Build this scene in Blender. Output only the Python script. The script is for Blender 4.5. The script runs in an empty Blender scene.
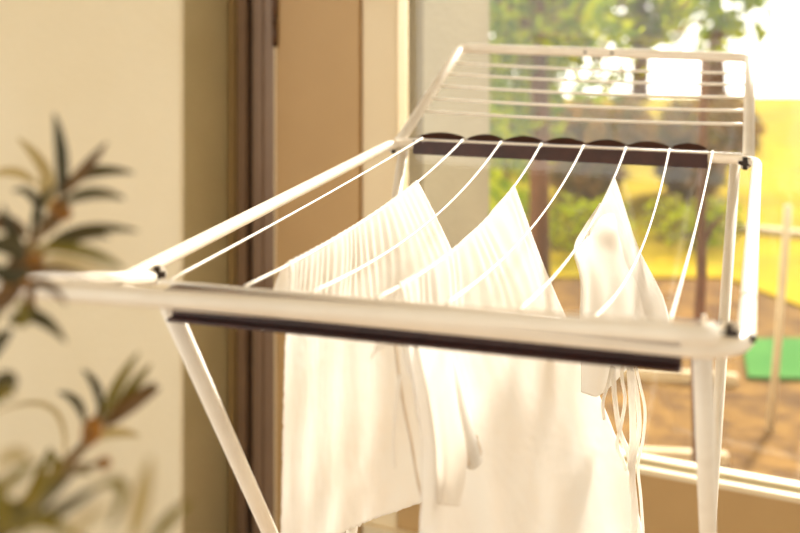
import bpy, bmesh, math, random
from mathutils import Vector as V, Matrix, noise
R = random.Random(7)
scn = bpy.context.scene
C = scn.collection
F, HZ, H = 1143.0, -35.0, 1.42          # focal length (px), horizon row, eye height above the floor

def P(u, v, z):                           # image point at depth z -> world
    return V(((u-400)*z/F, z, H-(v-HZ)*z/F))
def Pz(u, v, hgt):                        # image point on a horizontal plane at world height hgt
    z = (H-hgt)*F/(v-HZ); return P(u, v, z)

# ------------------------------------------------------------------ materials
def lin(c):
    return tuple(((x/255)/12.92 if x/255 <= .04045 else ((x/255+.055)/1.055)**2.4) for x in c)+(1,)
def mat(name, col, rough=.5, col2=None, scale=20, bump=0, bscale=None, trans=0, metal=0, spec=.5, stretch=None, sheen=0):
    m = bpy.data.materials.new(name); m.use_nodes = True
    nt = m.node_tree; N = nt.nodes; L = nt.links; b = N['Principled BSDF']
    b.inputs['Base Color'].default_value = lin(col)
    b.inputs['Roughness'].default_value = rough
    b.inputs['Metallic'].default_value = metal
    b.inputs['Specular IOR Level'].default_value = spec
    tc = N.new('ShaderNodeTexCoord'); mp = N.new('ShaderNodeMapping')
    L.new(tc.outputs['Object'], mp.inputs[0])
    if stretch: mp.inputs['Scale'].default_value = stretch
    colout = None
    nz = N.new('ShaderNodeTexNoise'); nz.inputs['Scale'].default_value = scale; nz.inputs['Detail'].default_value = 5
    L.new(mp.outputs[0], nz.inputs['Vector'])
    if col2:
        cr = N.new('ShaderNodeValToRGB'); cr.color_ramp.elements[0].color = lin(col); cr.color_ramp.elements[1].color = lin(col2)
        cr.color_ramp.elements[0].position = .38; cr.color_ramp.elements[1].position = .62
        L.new(nz.outputs['Fac'], cr.inputs[0]); colout = cr.outputs[0]
        L.new(colout, b.inputs['Base Color'])
    if bump:
        n2 = N.new('ShaderNodeTexNoise'); n2.inputs['Scale'].default_value = bscale or scale*4; n2.inputs['Detail'].default_value = 4
        L.new(mp.outputs[0], n2.inputs['Vector'])
        bp = N.new('ShaderNodeBump'); bp.inputs['Strength'].default_value = bump; bp.inputs['Distance'].default_value = .01
        L.new(n2.outputs['Fac'], bp.inputs['Height']); L.new(bp.outputs[0], b.inputs['Normal'])
    if trans:
        t = N.new('ShaderNodeBsdfTranslucent'); t.inputs[0].default_value = lin(col)
        if colout: L.new(colout, t.inputs[0])
        mx = N.new('ShaderNodeMixShader'); mx.inputs[0].default_value = trans
        L.new(b.outputs[0], mx.inputs[1]); L.new(t.outputs[0], mx.inputs[2])
        L.new(mx.outputs[0], N['Material Output'].inputs[0])
    return m

M_white  = mat('white_coated_metal', (242,232,216), .32, (246,237,222), 30, .05, 300)
M_line   = mat('white_coated_wire', (248,240,226), .4, (250,244,232), 40)
M_brown  = mat('dark_brown_plastic', (54,24,18), .32, (66,32,24), 40, .08, 300)
M_cap    = mat('black_plastic', (40,26,20), .4, (50,34,26), 40)
M_cloth  = mat('white_cotton_muslin', (253,249,243), .9, (254,252,248), 14, .12, 700, trans=.56, spec=.1)
M_seam   = mat('white_cotton_tape', (244,232,216), .9, (250,240,226), 60, .4, 900, trans=.2, spec=.1)
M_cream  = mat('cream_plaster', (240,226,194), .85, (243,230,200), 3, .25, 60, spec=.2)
M_ceil   = mat('ceiling_paint', (196,182,156), .9, (200,186,160), 3, spec=.1)
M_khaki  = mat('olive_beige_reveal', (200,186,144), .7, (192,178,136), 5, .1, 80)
M_bronze = mat('bronze_aluminium', (166,142,98), .45, (172,148,104), 6, metal=.1)
M_bronz2 = mat('brown_aluminium', (138,112,90), .4, (145,119,96), 6, metal=.1)
M_black  = mat('black_gap', (18,12,9), .7, (24,16,12), 20)
M_tan    = mat('tan_painted_panel', (190,154,102), .5, (195,159,107), 4, .05, 50)
M_frame  = mat('cream_painted_frame', (236,216,178), .45, (240,221,184), 4, .04, 50)
M_hinge  = mat('dark_bronze_hinge', (92,66,52), .4, (100,74,58), 20, metal=.3)
M_floor  = mat('greige_stone_floor', (150,124,92), .6, (162,136,102), 3, .1, 40)
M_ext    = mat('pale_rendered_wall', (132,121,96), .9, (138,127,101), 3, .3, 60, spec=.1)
M_dirt   = mat('dry_leaf_litter', (122,90,40), .95, (84,58,24), 9, .6, 30, spec=.1)
M_lawn   = mat('sunlit_lawn', (166,140,14), .95, (136,120,14), 2.5, .5, 30, spec=.05)
M_green  = mat('green_turf', (58,112,50), .95, (68,120,56), 5, .4, 60, spec=.05)
M_kerb   = mat('pale_stone_edging', (200,184,154), .9, (188,170,138), 8, .3, 60)
M_bark   = mat('tree_bark', (112,74,42), .95, (86,56,32), 12, .6, 40, stretch=(1,1,.2))
M_leafY  = mat('yellow_green_leaf', (190,196,8), .9, (136,152,14), 3, trans=.5)
M_leafO  = mat('olive_leaf', (116,98,24), .6, (92,84,22), 3, trans=.45)
M_leafB  = mat('dry_brown_leaf', (150,114,52), .7, (124,94,42), 3, trans=.4)
M_leafG  = mat('fresh_green_leaf', (112,136,8), .9, (80,104,14), 3, trans=.5)
M_pl1    = mat('dark_olive_leaf', (58,54,24), .45, (78,68,30), 40, trans=.2)
M_pl2    = mat('olive_green_leaf', (108,98,22), .45, (132,112,28), 40, trans=.3)
M_pl3    = mat('pale_grey_green_leaf', (176,156,104), .5, (190,168,114), 40, trans=.3)
M_pl4    = mat('russet_leaf', (112,82,40), .5, (88,62,34), 40, trans=.3)
M_bud    = mat('orange_brown_bud', (186,124,30), .6, (140,92,26), 120, .5, 300, trans=.15)
M_stem   = mat('brown_green_stem', (120,92,50), .7, (98,76,40), 60, .3, 200)
M_pot    = mat('terracotta', (176,104,70), .8, (160,92,62), 20, .2, 80)
M_soil   = mat('dark_soil', (60,44,32), .95, (44,32,24), 60, .6, 120)

def glass_mat():
    m = bpy.data.materials.new('veiled_window_glass'); m.use_nodes = True
    nt = m.node_tree; N = nt.nodes; L = nt.links
    for n in list(N):
        if n.type != 'OUTPUT_MATERIAL': N.remove(n)
    out = [n for n in N if n.type == 'OUTPUT_MATERIAL'][0]
    tr = N.new('ShaderNodeBsdfTransparent'); tr.inputs[0].default_value = (.97, .96, .93, 1)
    gl = N.new('ShaderNodeBsdfGlossy'); gl.inputs['Roughness'].default_value = .02
    fr = N.new('ShaderNodeFresnel'); fr.inputs[0].default_value = 1.5
    mu = N.new('ShaderNodeMath'); mu.operation = 'MULTIPLY'; mu.inputs[1].default_value = .85; mu.use_clamp = True
    L.new(fr.outputs[0], mu.inputs[0])
    mx = N.new('ShaderNodeMixShader'); L.new(mu.outputs[0], mx.inputs[0]); L.new(tr.outputs[0], mx.inputs[1]); L.new(gl.outputs[0], mx.inputs[2])
    tl = N.new('ShaderNodeBsdfTranslucent'); tl.inputs[0].default_value = (1, .95, .85, 1)     # translucent veil mixed into the pane to give the bright haze
    nz = N.new('ShaderNodeTexNoise'); nz.inputs['Scale'].default_value = 2.2; tc = N.new('ShaderNodeTexCoord')
    L.new(tc.outputs['Object'], nz.inputs['Vector'])
    mr = N.new('ShaderNodeMapRange'); mr.inputs['To Min'].default_value = VEIL*.7; mr.inputs['To Max'].default_value = VEIL*1.3
    L.new(nz.outputs['Fac'], mr.inputs['Value'])
    m2 = N.new('ShaderNodeMixShader'); L.new(mr.outputs[0], m2.inputs[0]); L.new(mx.outputs[0], m2.inputs[1]); L.new(tl.outputs[0], m2.inputs[2])
    L.new(m2.outputs[0], out.inputs[0])
    return m
VEIL = .006
M_glass = glass_mat()

# ------------------------------------------------------------------ mesh helpers
def obj(name, bm, mats, parent=None, smooth=True):
    me = bpy.data.meshes.new(name)
    bmesh.ops.recalc_face_normals(bm, faces=bm.faces)
    bm.to_mesh(me); bm.free()
    if not isinstance(mats, (list, tuple)): mats = [mats]
    for m in mats: me.materials.append(m)
    if smooth:
        for p in me.polygons: p.use_smooth = True
    o = bpy.data.objects.new(name, me); C.objects.link(o)
    if parent:
        o.parent = parent; o.matrix_parent_inverse = Matrix.Translation(-parent.location)
    return o
def tag(o, label=None, cat=None, group=None, kind=None):
    if label: o['label'] = label
    if cat: o['category'] = cat
    if group: o['group'] = group
    if kind: o['kind'] = kind
    return o
def thing(name, loc, label, cat, group=None):
    o = bpy.data.objects.new(name, None); o.empty_display_size = .1; C.objects.link(o); o.location = loc
    return tag(o, label, cat, group)

def crom(pts, n):
    """Catmull-Rom through pts, n samples"""
    out = []; m = len(pts)-1
    for i in range(n):
        t = i/(n-1)*m; k = min(int(t), m-1); f = t-k
        p1, p2 = pts[k], pts[k+1]
        p0 = pts[k-1] if k > 0 else p1*2-p2
        p3 = pts[k+2] if k+2 <= m else p2*2-p1
        out.append(.5*((2*p1)+(p2-p0)*f+(2*p0-5*p1+4*p2-p3)*f*f+(3*p1-p0-3*p2+p3)*f**3))
    return out
def rounded(pts, r, closed=False, n=8):
    out = []; m = len(pts)
    for i, p in enumerate(pts):
        if not closed and i in (0, m-1): out.append(p); continue
        a, b = pts[i-1], pts[(i+1) % m]
        da, db = (a-p).normalized(), (b-p).normalized()
        ang = da.angle(db); d = min(r/math.tan(ang/2), (a-p).length*.49, (b-p).length*.49)
        pa, pb = p+da*d, p+db*d
        for k in range(n+1):
            t = k/n
            # circular-like blend
            q = pa.lerp(p, t).lerp(p.lerp(pb, t), t)
            out.append(q)
    return out
def add_tube(bm, pts, r, seg=14, closed=False, caps=True, flat=1.0, flatdir=None, mi=0):
    n = len(pts); rings = []; up = None
    rr = r if isinstance(r, (list, tuple)) else [r]*n
    for i, p in enumerate(pts):
        a = pts[i-1] if (i > 0 or closed) else p
        b = pts[(i+1) % n] if (i < n-1 or closed) else p
        t = (b-a)
        if t.length < 1e-9: t = V((0, 0, 1))
        t.normalize()
        if up is None:
            up = t.orthogonal().normalized() if flatdir is None else (flatdir-t*flatdir.dot(t)).normalized()
        else:
            up = (up-t*up.dot(t)).normalized()
        sd = t.cross(up)
        rings.append([bm.verts.new(p+(up*math.cos(2*math.pi*k/seg)*flat+sd*math.sin(2*math.pi*k/seg))*rr[i]) for k in range(seg)])
    for i in range(n if closed else n-1):
        A, B = rings[i], rings[(i+1) % n]
        for k in range(seg):
            f = bm.faces.new((A[k], A[(k+1) % seg], B[(k+1) % seg], B[k])); f.material_index = mi
    if caps and not closed:
        bm.faces.new(rings[0][::-1]).material_index = mi; bm.faces.new(rings[-1]).material_index = mi
def tube_obj(name, pts, r, m, parent=None, **k):
    bm = bmesh.new(); add_tube(bm, pts, r, **k); return obj(name, bm, m, parent)
def add_hex(bm, c, bevel=0, mi=0):
    """8 corner points: bottom 4 (ccw), top 4"""
    vs = [bm.verts.new(p) for p in c]
    fs = [bm.faces.new([vs[i] for i in q]) for q in ((3,2,1,0),(4,5,6,7),(0,1,5,4),(1,2,6,5),(2,3,7,6),(3,0,4,7))]
    for f in fs: f.material_index = mi
    if bevel:
        bmesh.ops.bevel(bm, geom=list({e for f in fs for e in f.edges}), offset=bevel, segments=2, affect='EDGES')
def box_at(bm, o, ax, ay, az, x0, x1, y0, y1, z0, z1, bevel=0, mi=0):
    g = lambda x, y, z: o+ax*x+ay*y+az*z
    add_hex(bm, [g(x0,y0,z0), g(x1,y0,z0), g(x1,y1,z0), g(x0,y1,z0), g(x0,y0,z1), g(x1,y0,z1), g(x1,y1,z1), g(x0,y1,z1)], bevel, mi)
def prism(bm, poly, o, ax, ay, az, d0, d1):
    """polygon in (ax, ay) extruded along az"""
    A = [bm.verts.new(o+ax*x+ay*y+az*d0) for x, y in poly]; B = [bm.verts.new(o+ax*x+ay*y+az*d1) for x, y in poly]
    bm.faces.new(A[::-1]); bm.faces.new(B); n = len(poly)
    for i in range(n): bm.faces.new((A[i], A[(i+1) % n], B[(i+1) % n], B[i]))
Zv = V((0, 0, 1))

# ================================================================== THE ROOM
e = V((.909, -.416, 0)).normalized(); no = V((.416, .909, 0)).normalized(); ni = -no   # along the window wall, outwards, inwards
W0 = V((.687, 2.2, 0))
def tu(u, o=0.0):          # wall coordinate of image column u at offset o towards the room
    b = W0+ni*o; k = (u-400)/F
    return (k*b.y-b.x)/(e.x-k*e.y)
def wbox(bm, t0, t1, o0, o1, z0, z1, bevel=0): box_at(bm, W0, e, ni, Zv, t0, t1, o0, o1, z0, z1, bevel)
HD = 1.975                 # window head
ZS = H-1.005                  # top of the bottom rail of the glazed door
def st(o, lab=None): o['kind'] = 'structure'; return o

bm = bmesh.new(); g0 = tu(398); wbox(bm, tu(188, .17)-4, 2.6, 0.0, 5.2, -.06, 0); st(obj('floor', bm, M_floor, smooth=False))
bm = bmesh.new()           # cream wall standing 17 cm proud, rounded plaster corner
RV = .19
tc_ = tu(188, .17)
poly = [(tc_-3.0, -.12), (tc_-3.0, RV)]
for k in range(7):
    a = math.pi/2*(1-k/6); poly.append((tc_-.012+.012*math.cos(a), RV-.012+.012*math.sin(a)))
poly += [(tc_, -.12)]
prism(bm, poly, W0, e, ni, Zv, 0, 2.7)
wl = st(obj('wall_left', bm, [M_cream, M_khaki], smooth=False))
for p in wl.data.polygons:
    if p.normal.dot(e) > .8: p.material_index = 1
bm = bmesh.new(); wbox(bm, tc_-3.0, 3.2, -.12, 4.6, 2.6, 2.68); st(obj('ceiling', bm, M_ceil, smooth=False))
# recessed bronze frame between the wall and the tan door leaf
def wmesh(name, m, *boxes, parent=None, smooth=False):
    bm = bmesh.new()
    for b in boxes: wbox(bm, *b)
    return obj(name, bm, m, parent, smooth)
st(wmesh('trim_1', M_bronze, (tc_, tu(241), -.10, .006, 0, 2.7, .004), (tu(231), tu(238), 0, .016, 0, 2.7, .004)))
st(wmesh('trim_2', M_bronz2, (tu(241), tu(250), -.10, .018, 0, 2.7, .003)))
st(wmesh('trim_3', M_black, (tu(250), tu(256), -.10, -.02, 0, 2.7)))  # black strip painted in for the dark of the frame gap
tr4 = st(wmesh('trim_4', M_bronz2, (tu(256), tu(279.5), -.10, .018, 0, 2.7, .003), (tu(262), tu(268), .01, .024, 0, 2.7, .003)))
def setz(u, v, o=0.0): return P(u, v, (W0+ni*o+e*tu(u, o)).y).z      # height of image row v on the wall there
# tan panel (door leaf) with a pale strip for its edge highlight, hinge, recessed lower edge
door = st(wmesh('door_1', M_tan, (tu(280.5), tu(363.5), -.04, .02, .012, HD+.08, .002)))
wmesh('edge_highlight', M_frame, (tu(279.3), tu(281.2), -.03, .023, .012, HD+.08, .0008), parent=door)  # paler colour paints the highlight along the door's left edge
zh = setz(281, 46)
bm = bmesh.new(); hc = W0+e*tu(280.4)+ni*.026
for a, b in ((zh, zh+.062), (zh+.064, zh+.13)):
    add_tube(bm, [hc+Zv*a, hc+Zv*b], .0065, 12)
obj('hinge', bm, M_hinge, door)
# stile of the glazed door / window frame
win = st(wmesh('window_1', M_frame, (tu(364), tu(399), -.05, .012, 0, HD+.08, .003)))
wmesh('window_bead', M_frame, (tu(396.5), tu(401.5), -.03, .022, ZS, HD, .003), parent=win)
wmesh('bottom_rail', M_tan, (tu(399)-.004, 2.3, -.05, .008, .012, ZS-.002, .002), parent=win)
wmesh('sunlit_rail_top', M_frame, (tu(399), 2.3, -.012, .014, ZS-.011, ZS, .002), parent=win)  # cream colour stands in for sunlight on the bottom rail's top face
wmesh('glazing_gasket', M_khaki, (tu(401), 2.3, -.016, -.011, ZS-.002, ZS+.004), parent=win)
wmesh('glazing_bead', M_frame, (tu(401), 2.3, -.042, -.016, ZS-.002, ZS+.008, .002), parent=win)
wmesh('door_ledge', M_frame, (tu(364), 2.3, .010, .028, H-1.234-.004, H-1.234+.0, .001), parent=win)
wmesh('top_rail', M_frame, (tu(399), 2.3, -.05, .012, HD, HD+.08, .003), parent=win)
wmesh('side_stile', M_frame, (2.3, 2.4, -.05, .012, 0, HD+.08, .003), parent=win)
bm = bmesh.new(); wbox(bm, tu(401)-.002, 2.302, -.034, -.030, ZS-.001, HD+.002)
gl = obj('window_pane', bm, M_glass, win, smooth=False)
# lintel over it all
st(wmesh('wall_back', M_cream, (tc_, 2.4, -.12, .0, HD+.08, 2.7)))
# outside: the rendered wall running out from the door jamb
x0 = tu(399); bm = bmesh.new()
Pn = W0+e*x0
k_ = (490-400)/F; Lq = (k_*Pn.y-Pn.x)/(no.x-k_*no.y)
wbox(bm, x0-.35, x0+.0, -Lq, -.13, -.12, 2.9, .004)
st(obj('wall_outside', bm, M_ext, smooth=False))

# ================================================================== THE DRYING RACK
hr = H-.29                                            # height of the rack
A, B, Cc, D = (P(u, v, F*.29/(v-HZ)) for u, v in ((100, 292), (393, 143), (757, 160), (745, 353)))
for p in (A, B, Cc, D): p.z = hr
dBC = (Cc-B).normalized(); dAD = (D-A).normalized(); dAB = (B-A).normalized(); dDC = (Cc-D).normalized()
dep = (dAB+dDC).normalized(); crs = (dBC+dAD).normalized()
ctr = (A+B+Cc+D)/4
rack = thing('drying_rack', V((ctr.x, ctr.y, 0)), 'white metal folding drying rack with raised wing and dark brown scalloped strips', 'drying rack')
TR = .0074
tube_obj('main_frame', rounded([A, B, Cc, D], .045, closed=True, n=10), TR, M_white, rack, closed=True, seg=18)
def on_line(p, d, u):                                 # point of a line seen in image column u
    k = (u-400)/F; s = (k*p.y-p.x)/(d.x-k*d.y); return p+d*s
def strip(name, p, d, inward, u0, u1, us, dn):
    """moulded strip clipped on a rail, scalloped fin on the outer side"""
    a, b = on_line(p, d, u0), on_line(p, d, u1); Lh = (b-a).length
    bm = bmesh.new()
    t = .0025; r = TR+.0012
    prof = [(r+t, -dn), (r+t, .0075), (r, .0095), (-r, .0095), (-r-t, .0060), (-r-t, .0035), (-r, .0035), (-r, .0070), (r-.0008, .0065), (r-.0008, -dn+.0025), (-.002, -dn+.0025), (-.002, -dn)]
    prism(bm, prof, a, inward, Zv, d, 0, Lh)
    # scallops
    xs = [0]+[(on_line(p, d, u)-a).dot(d) for u in us[1:-1]]+[Lh]
    for i in range(len(xs)-1):
        w = xs[i+1]-xs[i]; arc = [(xs[i]+w*k/14, (.0075 if 0 < k < 14 or 0 < i < len(xs)-2 else .002)+.009*math.sin(math.pi*k/14)**.85) for k in range(15)]
        outd = (-inward*.62+Zv*.78).normalized(); nd = outd.cross(d).normalized()
        o = a-inward*(r+.001)+Zv*.0045
        prism(bm, [(arc[0][0], -.001)]+arc+[(arc[-1][0], -.001)], o, d, outd, nd, -.0011, .0011)
    return obj(name, bm, M_brown, rack, smooth=False)
UB = [425, 465, 503, 543, 585, 627, 670, 713]
UF = [163, 238, 306, 372, 442, 516, 592, 668]
strip('scalloped_strip', B, dBC, -dep, 415, 708, UB, .0145)
strip('scalloped_strip', A, dAD, dep, 168, 681, UF, .0195)
rod0 = -dep*(TR+.0062)+Zv*.0095
tube_obj('line_rod', [on_line(B, dBC, 397)+rod0, on_line(B, dBC, 742)+rod0], .0016, M_line, rack, seg=8)
rod1 = dep*(TR+.0062)+Zv*.0095
tube_obj('line_rod', [on_line(A, dAD, 150)+rod1, on_line(A, dAD, 705)+rod1], .0022, M_line, rack, seg=8)
SAG = [.003, .018, .027, .030, .026, .028, .042, .010]
lines = []
for i in range(8):
    b_, f_ = on_line(B, dBC, UB[i])+rod0+Zv*.003, on_line(A, dAD, UF[i])+rod1+Zv*.003
    q = lambda t, b_=b_, f_=f_, s=SAG[i]: f_.lerp(b_, t)-Zv*s*4*t*(1-t)
    lines.append(q)
    pts = [q(k/28) for k in range(29)]
    pts = [pts[0]-Zv*.006]+pts+[pts[-1]-Zv*.006]
    tube_obj('drying_line', pts, .00125, M_line, rack, seg=8)
def t_on(i, u):                                        # parameter of line i seen in column u
    lo, hi = 0.0, 1.0
    fcol = lambda t: 400+F*lines[i](t).x/lines[i](t).y
    for _ in range(40):
        m = (lo+hi)/2
        if fcol(m) < u: lo = m
        else: hi = m
    return (lo+hi)/2
# far wing (raised)
ins = .012
Bw, Cw = B+dBC*ins, Cc-dBC*ins
tw = .402
def wing(p, q, pe, qe, nm_lines, fr, rad):
    path = [p, pe, qe, q]
    w = tube_obj('wing_frame', rounded(path, .022, n=8), rad, M_white, rack, seg=16)
    for s in fr:
        a, b = p.lerp(pe, s), q.lerp(qe, s)
        tube_obj('wing_line', [a.lerp(b, k/16)-Zv*.004*4*(k/16)*(1-k/16) for k in range(17)], .0024, M_line, w, seg=8)
    return w
BE = Bw+dep*tw+V((0, 0, .127)); CE = Cw+dep*tw+V((0, 0, .121))
fw = wing(Bw+Zv*.004, Cw+Zv*.004, BE, CE, 5, (.285, .415, .55, .685, .815), .0088)
for u in (585, 612):
    bm = bmesh.new()
    c = on_line(BE, (CE-BE).normalized(), u); vd = (P(400, HZ, 0)-c).normalized()
    add_tube(bm, [c+vd*.0078, c+vd*.0096], .0030, 10)
    obj('rivet', bm, M_cap, fw)
# near wing (towards the camera), its plane passes almost through the eye
NR = P(712, 335, .660); NL = P(-100, 281, .87)
nw = wing(A+dAD*.03+dAB*.04+Zv*.004, D-dAD*.026+dAB*.035+Zv*.004, NL, NR, 5, (), .0066)
An, Dn = A+dAD*.03+dAB*.04, D-dAD*.026+dAB*.035
for s in (.40, .52, .64, .76, .88):
    a, b = An.lerp(NL, s), Dn.lerp(NR, s)
    tube_obj('wing_line', [a.lerp(b, k/10)+Zv*(-.004*4*(k/10)*(1-k/10)) for k in range(11)], .0019, M_line, nw, seg=8)
# hinge blocks with a plus-shaped cap
def plus_cap(c, out, s=.0095):
    bm = bmesh.new(); out = out.normalized(); ax = Zv.cross(out).normalized(); up = out.cross(ax)
    w = s*.36; pl = [(-w,-s),(w,-s),(w,-w),(s,-w),(s,w),(w,w),(w,s),(-w,s),(-w,w),(-s,w),(-s,-w),(-w,-w)]
    prism(bm, pl, c, ax, up, out, .0, .004)
    return bm
def hinge(u, v, z, ax, ps=.0095):
    c = P(u, v, z); out = (V((0, 0, H))-c).normalized()
    bm = bmesh.new(); add_tube(bm, [c-out*.016, c+out*.001], .0092, 16)
    h = obj('hinge_cap', bm, M_white, rack)
    obj('plus_plug', plus_cap(c+out*.001, out, ps), M_cap, h, smooth=False)
hinge(393.5, 147.5, B.y-.012, dep)
hinge(745, 163.5, Cc.y-.013, dep)
hc = P(155, 271, (A+dAB*.09).y)
hinge(157, 275, A.y+.035, dep, .0075)
hinge(729, 333, D.y+.02, dep, .0065)
# little lugs on the near right corner
tube_obj('lug', [P(704, 334, .90), P(704, 315, .90)], [.0026, .0017], M_white, rack, seg=8)
tube_obj('lug', [P(717, 330, .885), P(718, 323, .885), P(721, 321, .885), P(724, 323, .885), P(725, 331, .885)], .0012, M_cap, rack, seg=8)
bm = bmesh.new(); c = P(747, 318, .945); ddc = dDC
add_tube(bm, [on_line(D, dDC, 747.6)+dDC*.03-dDC*.0012, on_line(D, dDC, 747.6)+dDC*.03+dDC*.0012], TR+.0006, 18)
obj('collar_ring', bm, M_khaki, rack)
tube_obj('corner_rivet', [P(750.5, 338, D.y+.022), P(755, 338.5, D.y+.022)], .0032, M_cap, rack, seg=10)
# legs: two crossing U frames
def foot(p, d, u=None, run=.62): return V((p.x+d.x*run, p.y+d.y*run, .0095))
fl0, fl1 = P(166, 300, 1.01), P(270, 533, 1.22)
def to_floor(a, b):
    s = (a.z-.0095)/(a.z-b.z); return a.lerp(b, s)
frr0, frr1 = P(702.5, 352, .90), P(708, 533, 1.10)
bl0, bl1 = P(403, 150, B.y-.02), P(396, 206, B.y-.058)
br0, br1 = P(735, 165, Cc.y-.03), P(720, 325, Cc.y-.165)
F1, F2 = to_floor(fl0, fl1), to_floor(frr0, frr1)
G1, G2 = to_floor(bl0, bl1), to_floor(br0, br1)
G1 = V((bl0.x-.297*.55, bl0.y-.954*.55, .0095)); G2 = V((br0.x-.297*.50-.075, br0.y-.954*.50, .0095))
for a, b, r_ in ((fl0, F1, .0082), (frr0, F2, .0082), (bl0, G1, .0080), (br0, G2, .0076)):
    l = tube_obj('leg', [a, a.lerp(b, .5), b], r_, M_white, rack, seg=16)
tube_obj('floor_bar', [F1, F2], .0082, M_white, rack, seg=12)
tube_obj('floor_bar', [G1, G2], .0080, M_white, rack, seg=12)

# ================================================================== THE LAUNDRY
nrm = V((dep.y, -dep.x, 0)).normalized()            # side of a line facing the camera
def smoothn(x, y, s): return noise.noise(V((x, y, s)))
def cloth(name, li, us, cols, back, label, cat, nu=150, nv=130, gather=.0030, seed=1, fray=0, zofs=None, freq=24, fold=.006, foldf=5):
    """us: image columns on the line for each control column; cols: [(u,v,dz)...] rows below the line"""
    ts = [t_on(li, u) for u in us]; m = len(us); rows = len(cols[0])
    top = [lines[li](t) for t in ts]
    ctrl = []
    for i in range(m):
        c = [top[i]+Zv*.0026]
        for (u, v, dz) in cols[i]: c.append(P(u, v, top[i].y+dz))
        ctrl.append(c)
    nb = nv//3
    bm = bmesh.new(); grid = []
    colc = [crom([ctrl[i][j] for i in range(m)], nu) for j in range(rows+1)]
    tl = crom([V((t, 0, 0)) for t in ts], nu)
    for a in range(nu):
        s = a/(nu-1)
        front = crom([colc[j][a] for j in range(rows+1)], nv)
        tp = lines[li](tl[a].x)+Zv*.0030
        line = []
        for k in range(nb, 0, -1):                     # rear panel
            d = k/nb; w = 1-math.exp(-d*9)
            line.append(tp-nrm*min(1, back/.05)**1.5*(.0045*w+.012*d+fold*.7*w*math.sin(s*foldf*6.28+seed+d*1.5))-Zv*back*d+dep*(s-.5)*.05*d)
        for k in range(nv):
            d = k/(nv-1); p = front[k]
            w = 1-math.exp(-d*14); g = math.exp(-d*6.5)
            ph = s*freq*6.28+2.2*smoothn(s*6, d*2, seed)*3
            off = .004*w+gather*.75*w*g*math.sin(ph)*(.6+.8*abs(smoothn(s*9, 0, seed+3)))
            off += fold*.8*w*(smoothn(s*foldf*.7+d*1.1, d*1.1, seed+7)*1.6+.35*math.sin(s*foldf*6.28+d*2.2+seed))
            off += .0003*smoothn(s*30, d*26, seed+11)*w
            jit = V((0, 0, 0))
            if fray and (a < 2 or a > nu-3): jit = dep*smoothn(d*60, a, 5)*fray
            if fray and k > nv-3: jit += Zv*smoothn(s*60, k, 9)*fray
            q = p+nrm*off+jit
            if k == 0: q = tp+V((0, 0, .0004*math.sin(ph)))
            line.append(q)
        grid.append([bm.verts.new(q) for q in line])
    for a in range(nu-1):
        for k in range(len(grid[0])-1):
            bm.faces.new((grid[a][k], grid[a+1][k], grid[a+1][k+1], grid[a][k+1]))
    o = obj(name, bm, M_cloth)
    s_ = o.modifiers.new('thickness', 'SOLIDIFY'); s_.thickness = .0009; s_.offset = 0
    if label: tag(o, label, cat)
    return o
def ribbon(name, pts, w, parent, m=None, flat=.25, fd=None, seg=10, dense=40):
    pp = crom([P(*p) for p in pts], dense)
    ww = w if isinstance(w, (list, tuple)) else [w]*2
    r = [crom([V((x, 0, 0)) for x in ww], dense)[k].x for k in range(dense)]
    bm = bmesh.new(); add_tube(bm, pp, r, seg, flat=flat, flatdir=fd or nrm); return obj(name, bm, m or M_cloth, parent)

# towel on the second line
c1 = cloth('muslin_towel', 1, (288, 320, 352, 385, 417), [
    [(286, 300, 0), (284, 345, 0), (281, 430, 0), (277, 548, 0)],
    [(316, 305, 0), (315, 345, 0), (313, 430, 0), (311, 552, 0)],
    [(350, 300, 0), (350, 345, 0), (351, 430, 0), (352, 527, 0)],
    [(400, 270, 0), (398, 345, 0), (398, 430, 0), (396, 509, 0)],
    [(462, 285, 0), (476, 345, 0), (470, 430, 0), (462, 492, 0)]], .06,
    'white muslin towel with a frayed edge on the drying line nearest the door', 'towel', seed=2, fray=.003, gather=.0034, fold=.0035)
# gown on the fourth line
c2 = cloth('cotton_gown', 3, (399, 428, 456, 485, 514), [
    [(403, 312, 0), (405, 345, 0), (416, 420, 0), (417, 475, 0), (412, 560, 0)],
    [(428, 318, 0), (431, 345, 0), (450, 420, 0), (462, 475, 0), (480, 556, 0)],
    [(464, 308, 0), (474, 345, 0), (496, 420, 0), (510, 475, 0), (530, 553, 0)],
    [(510, 285, 0), (522, 345, 0), (550, 420, 0), (566, 475, 0), (585, 550, 0)],
    [(539, 262, 0), (573, 345, 0), (605, 420, 0), (626, 475, 0), (642, 545, 0)]], .06,
    'wide white cotton gown hanging from the middle line with a side tie', 'gown', seed=5, gather=.0042, freq=17, fold=.006, foldf=4)
zc = lines[3](t_on(3, 410)).y
ribbon('tie_tape', [(395, 330, zc), (396, 350, zc), (402, 395, zc), (411, 440, zc), (420, 490, zc-.01), (434, 526, zc-.01)], (.0032, .0045, .0042, .0035, .002), c2, M_seam)
ribbon('tie_tape', [(402, 335, zc-.01), (406, 360, zc-.01), (418, 392, zc-.01), (428, 430, zc-.015), (431, 470, zc-.015), (422, 522, zc-.02)], (.0032, .0036, .004, .0038, .003, .0012), c2, M_cloth, flat=.6)
ribbon('tie_tape', [(400, 375, zc-.005), (397, 405, zc-.005), (395, 440, zc-.005), (396, 466, zc-.005)], (.004, .006, .006, .0055), c2, M_cloth)
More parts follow.
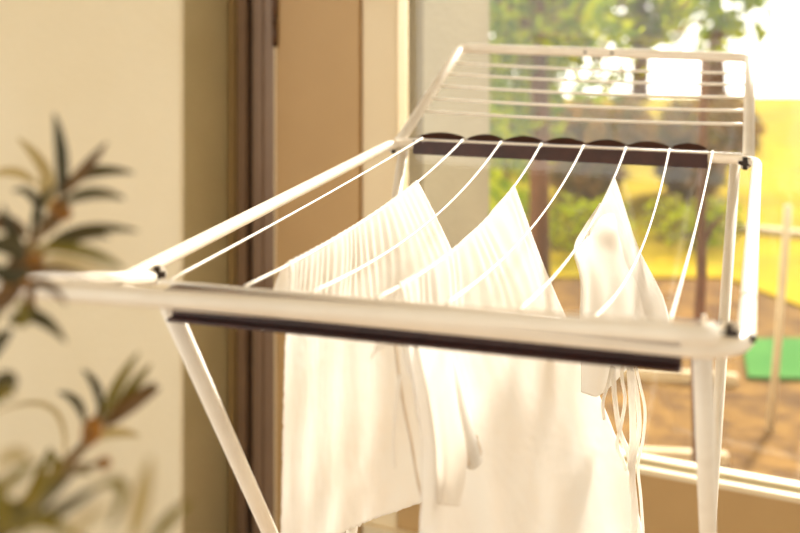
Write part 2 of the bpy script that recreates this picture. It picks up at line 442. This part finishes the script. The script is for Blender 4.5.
# sleeve: a flattened fabric tube with a hem
zs = lines[3](t_on(3, 440)).y-.05
sp = [P(438, 318, zs+.02), P(445, 350, zs), P(458, 400, zs-.005), P(474, 462, zs-.01)]
bm = bmesh.new(); pp = crom(sp, 40)
add_tube(bm, pp, [.013+.006*min(1, k/22) for k in range(40)], 20, caps=False, flat=.42, flatdir=nrm)
sl = obj('sleeve', bm, M_cloth, c2); md = sl.modifiers.new('t', 'SOLIDIFY'); md.thickness = .001
bm = bmesh.new(); add_tube(bm, pp[-5:-1], .0195, 20, caps=False, flat=.44, flatdir=nrm)
h_ = obj('sleeve_hem', bm, M_seam, sl); md = h_.modifiers.new('t', 'SOLIDIFY'); md.thickness = .0015
# lower left flap with its own hem
def patch(name, rowsL, m, parent, nu=40, nv=50, amp=.004, seed=1, th=.0009):
    cc = [[P(*p) for p in r] for r in rowsL]
    rr = [crom(r, nu) for r in cc]; bm = bmesh.new(); g = []
    for a in range(nu):
        col = crom([r[a] for r in rr], nv)
        g.append([bm.verts.new(p+nrm*amp*(smoothn(a/nu*4, k/nv*2, seed)*1.5+.4*math.sin(a/nu*14+k/nv*2))) for k, p in enumerate(col)])
    for a in range(nu-1):
        for k in range(nv-1): bm.faces.new((g[a][k], g[a+1][k], g[a+1][k+1], g[a][k+1]))
    o = obj(name, bm, m, parent); s_ = o.modifiers.new('t', 'SOLIDIFY'); s_.thickness = th; s_.offset = 0; return o
patch('side_flap', [[(404, 330, zc-.004), (425, 333, zc-.004), (448, 336, zc+.0)],
                    [(412, 400, zc-.006), (432, 402, zc-.006), (458, 404, zc+.0)],
                    [(425, 455, zc-.01), (440, 457, zc-.01), (466, 460, zc)],
                    [(427, 499, zc-.012), (441, 505, zc-.012), (460, 506, zc)]], M_cloth, c2, seed=4, amp=.003)
# bonnet / bib on the sixth line, with ties
c3 = cloth('baby_bonnet', 5, (590, 596, 604, 614), [
    [(580, 266, 0), (579, 300, 0), (578, 345, 0), (579, 392, 0)],
    [(594, 262, 0), (596, 300, 0), (595, 345, 0), (594, 396, 0)],
    [(617, 240, 0), (624, 295, 0), (618, 345, 0), (608, 385, 0)],
    [(634, 243, 0), (661, 300, 0), (665, 340, 0), (634, 360, 0)]], .012,
    'small white bonnet with long hanging ties on the sixth drying line', 'bonnet', seed=9, gather=.0015, freq=7, fold=.003, foldf=2.2, nu=90, nv=90)
z3 = lines[5](t_on(5, 596)).y
zl, zr = lines[5](t_on(5, 581)).y-.02, lines[5](t_on(5, 613)).y-.03
patch('brim', [[(600, 203, (zl+zr)/2+.05), (607, 205, zr), (613, 211, zr)],
               [(586, 228, (zl+zr)/2), (607, 224, (zl+zr)/2), (624, 236, zr)],
               [(573, 250, zl), (606, 252, (zl+zr)/2-.03), (637, 266, zr)],
               [(578, 285, zl), (610, 290, (zl+zr)/2-.04), (646, 296, zr)],
               [(577, 350, zl), (612, 350, (zl+zr)/2-.04), (655, 350, zr)]], M_cloth, c3, seed=6, amp=.004)
zt = z3+.02
for pts, w in (([(612, 366), (608, 384), (603, 402), (604, 419)], .0034),
               ([(613, 368), (615, 400), (620, 432), (628, 452), (631, 470)], .0052),
               ([(623, 362), (622, 378), (625, 400), (621, 425), (617, 445), (622, 458), (626, 470)], .0036),
               ([(629, 358), (631, 385), (633, 430), (632, 480), (634, 505), (632, 560)], .0070),
               ([(634, 358), (640, 385), (645, 410), (643, 440), (638, 465), (641, 500), (645, 560)], .0030),
               ([(630, 360), (637, 395), (639, 430), (633, 470), (636, 510), (637, 562)], .0048)):
    ribbon('tie', [(u, v, zt) for u, v in pts], (w, w), c3, flat=.6)

# ================================================================== THE PLANT
def leaf(bm, b, m, t, w, z, mi, zt=None):
    """lens-shaped leaf with a folded midrib along base-mid-tip"""
    pb, pm, pt = P(b[0], b[1], z), P(m[0], m[1], z), P(t[0], t[1], (zt or z))
    n = 12; wd = w*z/F; prev = None
    for k in range(n+1):
        s = k/n; p = pb.lerp(pm, s).lerp(pm.lerp(pt, s), s) if False else (pb*(1-s)*(1-2*s)+pm*4*s*(1-s)+pt*s*(2*s-1))
        tg = (pb*(4*s-3)+pm*(4-8*s)+pt*(4*s-1)).normalized()
        view = V((.25, -1, .1)).normalized(); sd = tg.cross(view).normalized(); up = sd.cross(tg).normalized()
        hw = wd*.5*(math.sin(math.pi*min(1, s*.93+.05))**.75)
        row = [bm.verts.new(p-sd*hw+up*hw*.35), bm.verts.new(p-sd*hw*.5+up*hw*.1), bm.verts.new(p-up*hw*.12), bm.verts.new(p+sd*hw*.5+up*hw*.1), bm.verts.new(p+sd*hw+up*hw*.35)]
        if prev:
            for i in range(4):
                f = bm.faces.new((prev[i], prev[i+1], row[i+1], row[i])); f.material_index = mi
        prev = row
zp = .66
potc = V((-.55, .62, 0))
plant = thing('potted_shrub', potc, 'blurred leafy shrub with narrow olive leaves and orange buds in the left foreground', 'plant')
bm = bmesh.new()
prof = [(.10, 0), (.115, .02), (.15, .26), (.165, .27), (.165, .31), (.15, .31), (.14, .27), (.0, .27)]
prev = None
for r, z in prof:
    ring = [bm.verts.new(potc+V((r*math.cos(a*math.pi/16), r*math.sin(a*math.pi/16), z))) for a in range(32)] if r > 0 else None
    if prev and ring:
        for i in range(32): bm.faces.new((prev[i], prev[(i+1) % 32], ring[(i+1) % 32], ring[i]))
    elif prev: bm.faces.new(prev)
    else: bm.faces.new(ring[::-1])
    prev = ring
obj('pot', bm, M_pot, plant)
bm = bmesh.new(); add_tube(bm, [potc+Zv*.255, potc+Zv*.285], .138, 24); obj('soil', bm, M_soil, plant)
def stem(pts, r):
    bm = bmesh.new(); pp = crom(pts, 30); add_tube(bm, pp, [r[0]+(r[1]-r[0])*k/29 for k in range(30)], 8); return obj('stem', bm, M_stem, plant)
root = potc+V((.02, 0, .27))
stem([root, potc+V((.03, .0, .6)), P(-120, 420, zp), P(-20, 330, zp), P(20, 262, zp), P(52, 214, zp)], (.009, .0022))
stem([root+V((.03, 0, 0)), potc+V((.09, 0, .5)), P(-90, 610, zp), P(0, 528, zp), P(48, 482, zp), P(90, 438, zp), P(100, 410, zp)], (.008, .0018))
stem([P(-20, 330, zp), P(5, 300, zp), P(40, 255, zp), P(60, 243, zp)], (.003, .0016))
stem([P(0, 528, zp), P(60, 475, zp-.03), P(104, 463, zp-.05)], (.003, .0014))
Lf = [  # base, mid, tip, width px, material, depth
 ((60,205),(62,160),(54,113),13,0,zp),((61,195),(82,172),(107,142),12,3,zp),((62,188),(92,172),(134,173),12,0,zp+.02),
 ((60,206),(90,193),(125,199),12,0,zp-.02),((38,256),(80,231),(138,231),12,0,zp),((52,204),(45,170),(18,138),12,2,zp+.06),
 ((42,228),(33,196),(12,191),9,0,zp),((36,184),(15,172),(-10,176),10,2,zp+.05),((30,250),(80,250),(125,270),12,1,zp-.05),
 ((28,236),(5,222),(-20,226),16,3,zp-.02),((40,262),(70,262),(118,277),10,2,zp-.04),((18,290),(45,284),(66,305),10,3,zp-.04),
 ((8,322),(36,316),(66,342),14,0,zp-.02),((12,330),(-4,345),(-16,368),16,0,zp-.03),((52,212),(44,190),(46,160),10,2,zp+.05),
 ((25,262),(8,245),(-12,250),20,0,zp-.05),((30,268),(10,275),(-14,262),18,0,zp-.05),((32,240),(40,205),(58,186),9,0,zp),
 ((22,285),(0,300),(-15,290),20,3,zp-.05),((45,235),(62,215),(66,206),9,3,zp),((20,300),(24,318),(12,322),14,1,zp-.03),
 ((36,270),(20,262),(6,268),14,3,zp-.03),((40,280),(30,300),(44,320),9,3,zp),((26,250),(12,232),(2,205),12,0,zp-.04),((58,250),(84,236),(110,238),9,0,zp-.02),
 ((22,278),(50,270),(92,278),9,3,zp-.04),
 ((100,425),(116,388),(139,352),12,1,zp),((106,424),(130,390),(151,364),11,1,zp+.01),((104,428),(132,402),(160,388),17,3,zp),((108,420),(135,398),(156,382),12,0,zp+.01),
 ((99,412),(97,388),(82,369),9,0,zp+.02),((84,424),(77,402),(58,392),9,0,zp+.02),((94,440),(114,432),(140,436),11,2,zp+.03),
 ((64,468),(52,408),(-6,414),5,2,zp+.06),((132,545),(141,500),(151,456),18,2,zp-.16),((148,548),(168,520),(192,500),14,1,zp-.14),
 ((30,462),(14,454),(-8,470),14,2,zp-.14),((18,524),(58,510),(108,480),14,0,zp-.12),((92,490),(122,485),(108,532),12,1,zp-.14),
 ((0,530),(30,500),(66,462),18,1,zp-.12),((-10,545),(30,510),(76,470),16,0,zp-.08),((-6,500),(10,480),(40,462),14,1,zp-.14),
 ((48,484),(56,466),(48,448),10,1,zp-.02),((52,478),(70,470),(92,474),9,1,zp-.03),((20,540),(40,520),(90,545),16,1,zp-.16),
 ((-8,520),(6,505),(34,520),16,0,zp-.12),((-10,408),(4,392),(14,396),14,1,zp-.06),((-8,396),(6,378),(16,388),16,0,zp-.05),
 ((66,545),(84,520),(112,505),12,2,zp-.18),((-14,480),(-2,500),(8,545),22,1,zp-.16),((24,500),(40,475),(48,450),10,1,zp-.02)]
bm = bmesh.new()
for b, m, t, w, mi, z in Lf: leaf(bm, b, m, t, w, z, mi)
obj('foliage', bm, [M_pl1, M_pl2, M_pl3, M_pl4], plant)
def bud(u, v, w, h, z, tilt=0):
    c = P(u, v, z); bm = bmesh.new()
    bmesh.ops.create_icosphere(bm, subdivisions=3, radius=1)
    for vt in bm.verts:
        n = 1+.16*noise.noise(vt.co*3+V((u, v, 0)))+.06*math.sin(vt.co.z*12)
        x, y, zz = vt.co*n
        x2 = x*w*z/F/2; z2 = zz*h*z/F/2; y2 = y*w*z/F/2
        ca, sa = math.cos(tilt), math.sin(tilt)
        vt.co = c+V((x2*ca+z2*sa, y2, -x2*sa+z2*ca))
    obj('bud', bm, M_bud, plant)
bud(92, 431, 20, 28, zp-.01, .2); bud(104, 463, 15, 12, zp-.04); bud(60, 207, 20, 18, zp-.005); bud(34, 262, 22, 16, zp-.03, .5); bud(16, 282, 26, 18, zp-.04); bud(66, 214, 12, 12, zp)

# ================================================================== THE GARDEN
GZ = -.12
def G(u, v): return Pz(u, v, GZ)
def gpoly(name, pts, m, dz=0, th=.05, kind='structure'):
    bm = bmesh.new(); poly = [(p.x, p.y) for p in pts]
    prism(bm, poly, V((0, 0, GZ+dz)), V((1, 0, 0)), V((0, 1, 0)), Zv, -th, 0)
    o = obj(name, bm, m, smooth=False)
    if kind: o['kind'] = kind
    return o
gpoly('ground', [V((-14, 2.7, 0))]+[W0+e*tu(399)-e*.4+no*.12, W0+e*2.4+no*.12, V((16, -.5, 0)), V((16, 13.4, 0)), V((-14, 13.4, 0))], M_dirt)
gpoly('lawn', [V((-13, 5.75, 0)), V((1.6, 5.6, 0)), V((1.9, 4.9, 0)), V((12, 4.6, 0)), V((15, 8, 0)), V((15, 13.3, 0)), V((-13, 13.3, 0)), V((-13, 8, 0))], M_lawn, dz=.012, th=.05)
tag(gpoly('turf_mat', [G(748, 380), G(900, 384), G(880, 340), G(742, 342)], M_green, dz=.015, th=.03, kind=None), 'bright green square of turf on the dry ground outside the window', 'turf')
def kerb(u0, v0, u1, v1, lab):
    a, b = G(u0, v0), G(u1, v1); d = (b-a); L = d.length; d.normalize(); n = Zv.cross(d)
    bm = bmesh.new(); box_at(bm, a, d, n, Zv, 0, L, -.02, .02, -.02, .035, .006)
    tag(obj('edging_stone', bm, M_kerb, smooth=False), lab, 'edging')
kerb(560, 455, 728, 464, 'pale edging strip on the ground closest to the window sill')
kerb(560, 372, 738, 384, 'pale edging strip beside the green turf, farther from the window')
a = G(726, 234); b = G(900, 250)  # low pale bar across the front of the lawn
bm = bmesh.new(); add_hex(bm, [a, b, b+V((0, .08, 0)), a+V((0, .08, 0)), a+Zv*.05, b+Zv*.05, b+V((0, .08, .05)), a+V((0, .08, .05))], .01)
tag(obj('edging_stone', bm, M_kerb, smooth=False), 'pale low bar along the front of the yellow lawn at the right', 'edging')
sb = G(770, 430)  # pole added to imitate a rack leg's reflection in the window glass
tag(tube_obj('leg_reflection', [sb-Zv*.02, P(779, 330, sb.y+.02), P(788, 205, sb.y+.05)], .013, M_kerb, seg=10), 'slim pale pole outside the window standing in for a rack leg reflected in the glass', 'reflection')
# trees
def trunk_pts(b, top, w, n=9, s=1):
    return [b.lerp(top, k/(n-1))+V((noise.noise(V((s, k*.6, 0)))*w, noise.noise(V((s+9, k*.6, 0)))*w, 0)) for k in range(n)]
def crown(bm, c, rad, n, size, mis, rr):
    for _ in range(n):
        while 1:
            d = V((rr.uniform(-1, 1), rr.uniform(-1, 1), rr.uniform(-1, 1)))
            if d.length <= 1: break
        if noise.noise(V((d.x*2.2, d.y*2.2, d.z*2.2))+c) < -.12 and rr.random() < .85: continue
        p = c+V((d.x*rad.x, d.y*rad.y, d.z*rad.z))
        a = V((rr.gauss(0, 1), rr.gauss(0, 1), rr.gauss(0, 1))).normalized(); b = a.orthogonal().normalized(); n_ = a.cross(b)
        s = size*rr.uniform(.6, 1.3); mi = rr.choice(mis)
        q = [p-a*s, p+b*s*.42+n_*s*.12, p+a*s, p-b*s*.42+n_*s*.12]
        f = bm.faces.new([bm.verts.new(x) for x in q]); f.material_index = mi
def tree(name, base, top, r0, r1, crowns, mis, lab, cat, size=.05, seed=1, group=None, branches=()):
    rr = random.Random(seed); t = thing(name, base, lab, cat, group)
    bm = bmesh.new(); pts = trunk_pts(base-Zv*.04, top, r0*.7, s=seed); n = len(pts)
    add_tube(bm, pts, [r0+(r1-r0)*k/(n-1) for k in range(n)], 10)
    for (h, d, L) in branches:
        p = base.lerp(top, h); q = p+V(d)*L
        add_tube(bm, [p, p.lerp(q, .5)+Zv*.02, q], [r0*.5, r0*.35, r0*.15], 7)
    obj('trunk', bm, M_bark, t)
    bm = bmesh.new()
    for c, rad, k in crowns: crown(bm, c, V(rad), k, size, mis, rr)

    obj('foliage', bm, [M_leafY, M_leafO, M_leafB, M_leafG], t, smooth=False)
    return t
def Gd(u, z): return V(((u-400)*z/F, z, GZ))
t1b = Gd(541, 5.4); t1t = P(536, -80, 5.4)
tree('slim_tree', t1b, t1t, .055, .035, [(P(505, 20, 5.6), (.35, .5, .35), 1300), (P(560, 10, 5.8), (.36, .5, .30), 1100), (P(515, 110, 5.7), (.26, .4, .38), 800), (P(590, 60, 6.0), (.28, .5, .22), 300), (P(505, 215, 6.0), (.10, .3, .22), 40)], (0, 0, 3, 3, 1),
     'slim brown tree with bright yellow-green leaves behind the scalloped strip', 'tree', size=.045, seed=3, branches=((.75, (.7, .2, .6), .5), (.7, (-.7, .2, .5), .4)))
t2b = Gd(696, 3.35); t2t = P(704, 60, 3.5)
tree('young_tree', t2b, t2t, .020, .012, [(P(680, 30, 3.6), (.14, .2, .12), 60)], (1, 0), 'thin brown young tree just outside the window near the right leg', 'tree', size=.02, seed=5, branches=((.55, (.4, .1, .5), .2),))
# shrubs of the far border
hb = [(500, 8.6, .8, 1.5, (3, 0, 1), 'rounded green shrub at the far left of the garden view'),
      (584, 7.3, .42, .62, (1, 2, 2), 'olive brown shrub behind the white bonnet and its line'),
      (690, 7.5, .36, .60, (2, 1, 2), 'dry brownish shrub directly behind the thin young tree')]
for i, (u, z, w, hh, mis, lab) in enumerate(hb):
    b = Gd(u, z)
    tree('garden_shrub', b, b+Zv*hh*.6, .05, .02, [(b+Zv*hh*.55, (w*.6, .5, hh*.55), 1500), (b+V((.3, .1, hh*.8)), (w*.4, .4, hh*.3), 400)], mis, lab, 'shrub', size=.07, seed=20+i)
hb2 = [(716, 11.7, 2.3, (3, 0), 'sparse pale green background tree right of the sky gaps, above the raised wing corner'),
       (548, 11.6, 2.6, (3, 0, 1), 'leafy background tree beyond the lawn, left of the pale sky gap'),
       (640, 13.0, 2.5, (1, 0, 3), 'olive background tree beyond the lawn under the pale sky gaps')]
for i, (u, z, hh, mis, lab) in enumerate(hb2):
    b = Gd(u, z)
    tree('background_tree', b, b+Zv*hh*.8, .12, .05, [(b+Zv*hh*.62, (hh*.30, .7, hh*.40), 2600 if u < 700 else 900)], mis, lab, 'tree', size=.12, seed=40+i)
# low golden plants at the border of the lawn
b = Gd(600, 6.3)
for i, (u, z, w, hh, mis, lab) in enumerate([(580, 6.2, .30, .28, (0, 0, 1), 'low yellow border plant left of the bonnet'), (694, 6.3, .28, .26, (0, 1), 'low yellow border plant right of the bonnet'), (500, 6.6, .2, .35, (0, 0), 'low yellow border plant next to the pale outside wall')]):
    b = Gd(u, z)
    tree('border_plant', b, b+Zv*hh*.5, .012, .006, [(b+Zv*hh*.5, (w, .25, hh*.55), 700)], mis, lab, 'plant', size=.035, seed=60+i)

# ================================================================== LIGHT, SKY, CAMERA
SUN = V((.50, .80, .50)).normalized()
sl_ = bpy.data.lights.new('sun', 'SUN'); sl_.energy = 8.6; sl_.angle = math.radians(5); sl_.color = (1, .955, .89)
so = bpy.data.objects.new('sun', sl_); C.objects.link(so); so.rotation_euler = SUN.to_track_quat('Z', 'Y').to_euler(); so.location = (6, 10, 8)
w = bpy.data.worlds.new('sky'); scn.world = w; w.use_nodes = True
nt = w.node_tree; N = nt.nodes; L = nt.links; bg = N['Background']
tc = N.new('ShaderNodeTexCoord'); dt = N.new('ShaderNodeVectorMath'); dt.operation = 'DOT_PRODUCT'
L.new(tc.outputs['Generated'], dt.inputs[0]); dt.inputs[1].default_value = V((.30, .95, .12)).normalized()
ramp = N.new('ShaderNodeValToRGB'); L.new(dt.outputs['Value'], ramp.inputs[0])
els = ramp.color_ramp.elements
els[0].position = 0; els[0].color = (.93, .925, .85, 1)
els[1].position = 1.0; els[1].color = (1, .96, .90, 1)
def fr_(x): return x
ms = N.new('ShaderNodeMapRange'); ms.inputs['From Min'].default_value = .2; ms.inputs['From Max'].default_value = .98
ms.inputs['To Min'].default_value = 2.5; ms.inputs['To Max'].default_value = 4.2
L.new(dt.outputs['Value'], ms.inputs['Value'])
dk = N.new('ShaderNodeVectorMath'); dk.operation = 'DOT_PRODUCT'; dk.inputs[1].default_value = V((.35, -.90, .25)).normalized()
L.new(tc.outputs['Generated'], dk.inputs[0])
mk = N.new('ShaderNodeMapRange'); mk.inputs['From Min'].default_value = .28; mk.inputs['From Max'].default_value = .92
mk.inputs['To Min'].default_value = 1.0; mk.inputs['To Max'].default_value = .15; mk.interpolation_type = 'SMOOTHSTEP'
L.new(dk.outputs['Value'], mk.inputs['Value'])
mm = N.new('ShaderNodeMath'); mm.operation = 'MULTIPLY'; L.new(ms.outputs[0], mm.inputs[0]); L.new(mk.outputs[0], mm.inputs[1])
L.new(ramp.outputs[0], bg.inputs[0]); L.new(mm.outputs[0], bg.inputs[1])

cam = bpy.data.cameras.new('camera'); co = bpy.data.objects.new('camera', cam); C.objects.link(co)
co.location = (0, 0, H); co.rotation_euler = (math.pi/2, 0, 0)
cam.sensor_width = 36; cam.lens = F*36/800; cam.shift_y = -(266.5-HZ)/800; cam.clip_start = .05; cam.clip_end = 200
cam.dof.use_dof = True; cam.dof.focus_distance = 1.38; cam.dof.aperture_fstop = cam.lens/1000/.0145
scn.camera = co
vs = scn.view_settings; vs.view_transform = 'Standard'; vs.look = 'None'; vs.exposure = 0.3; vs.gamma = 1; vs.use_curve_mapping = False
scn.cycles.transparent_max_bounces = 16; scn.cycles.max_bounces = 8
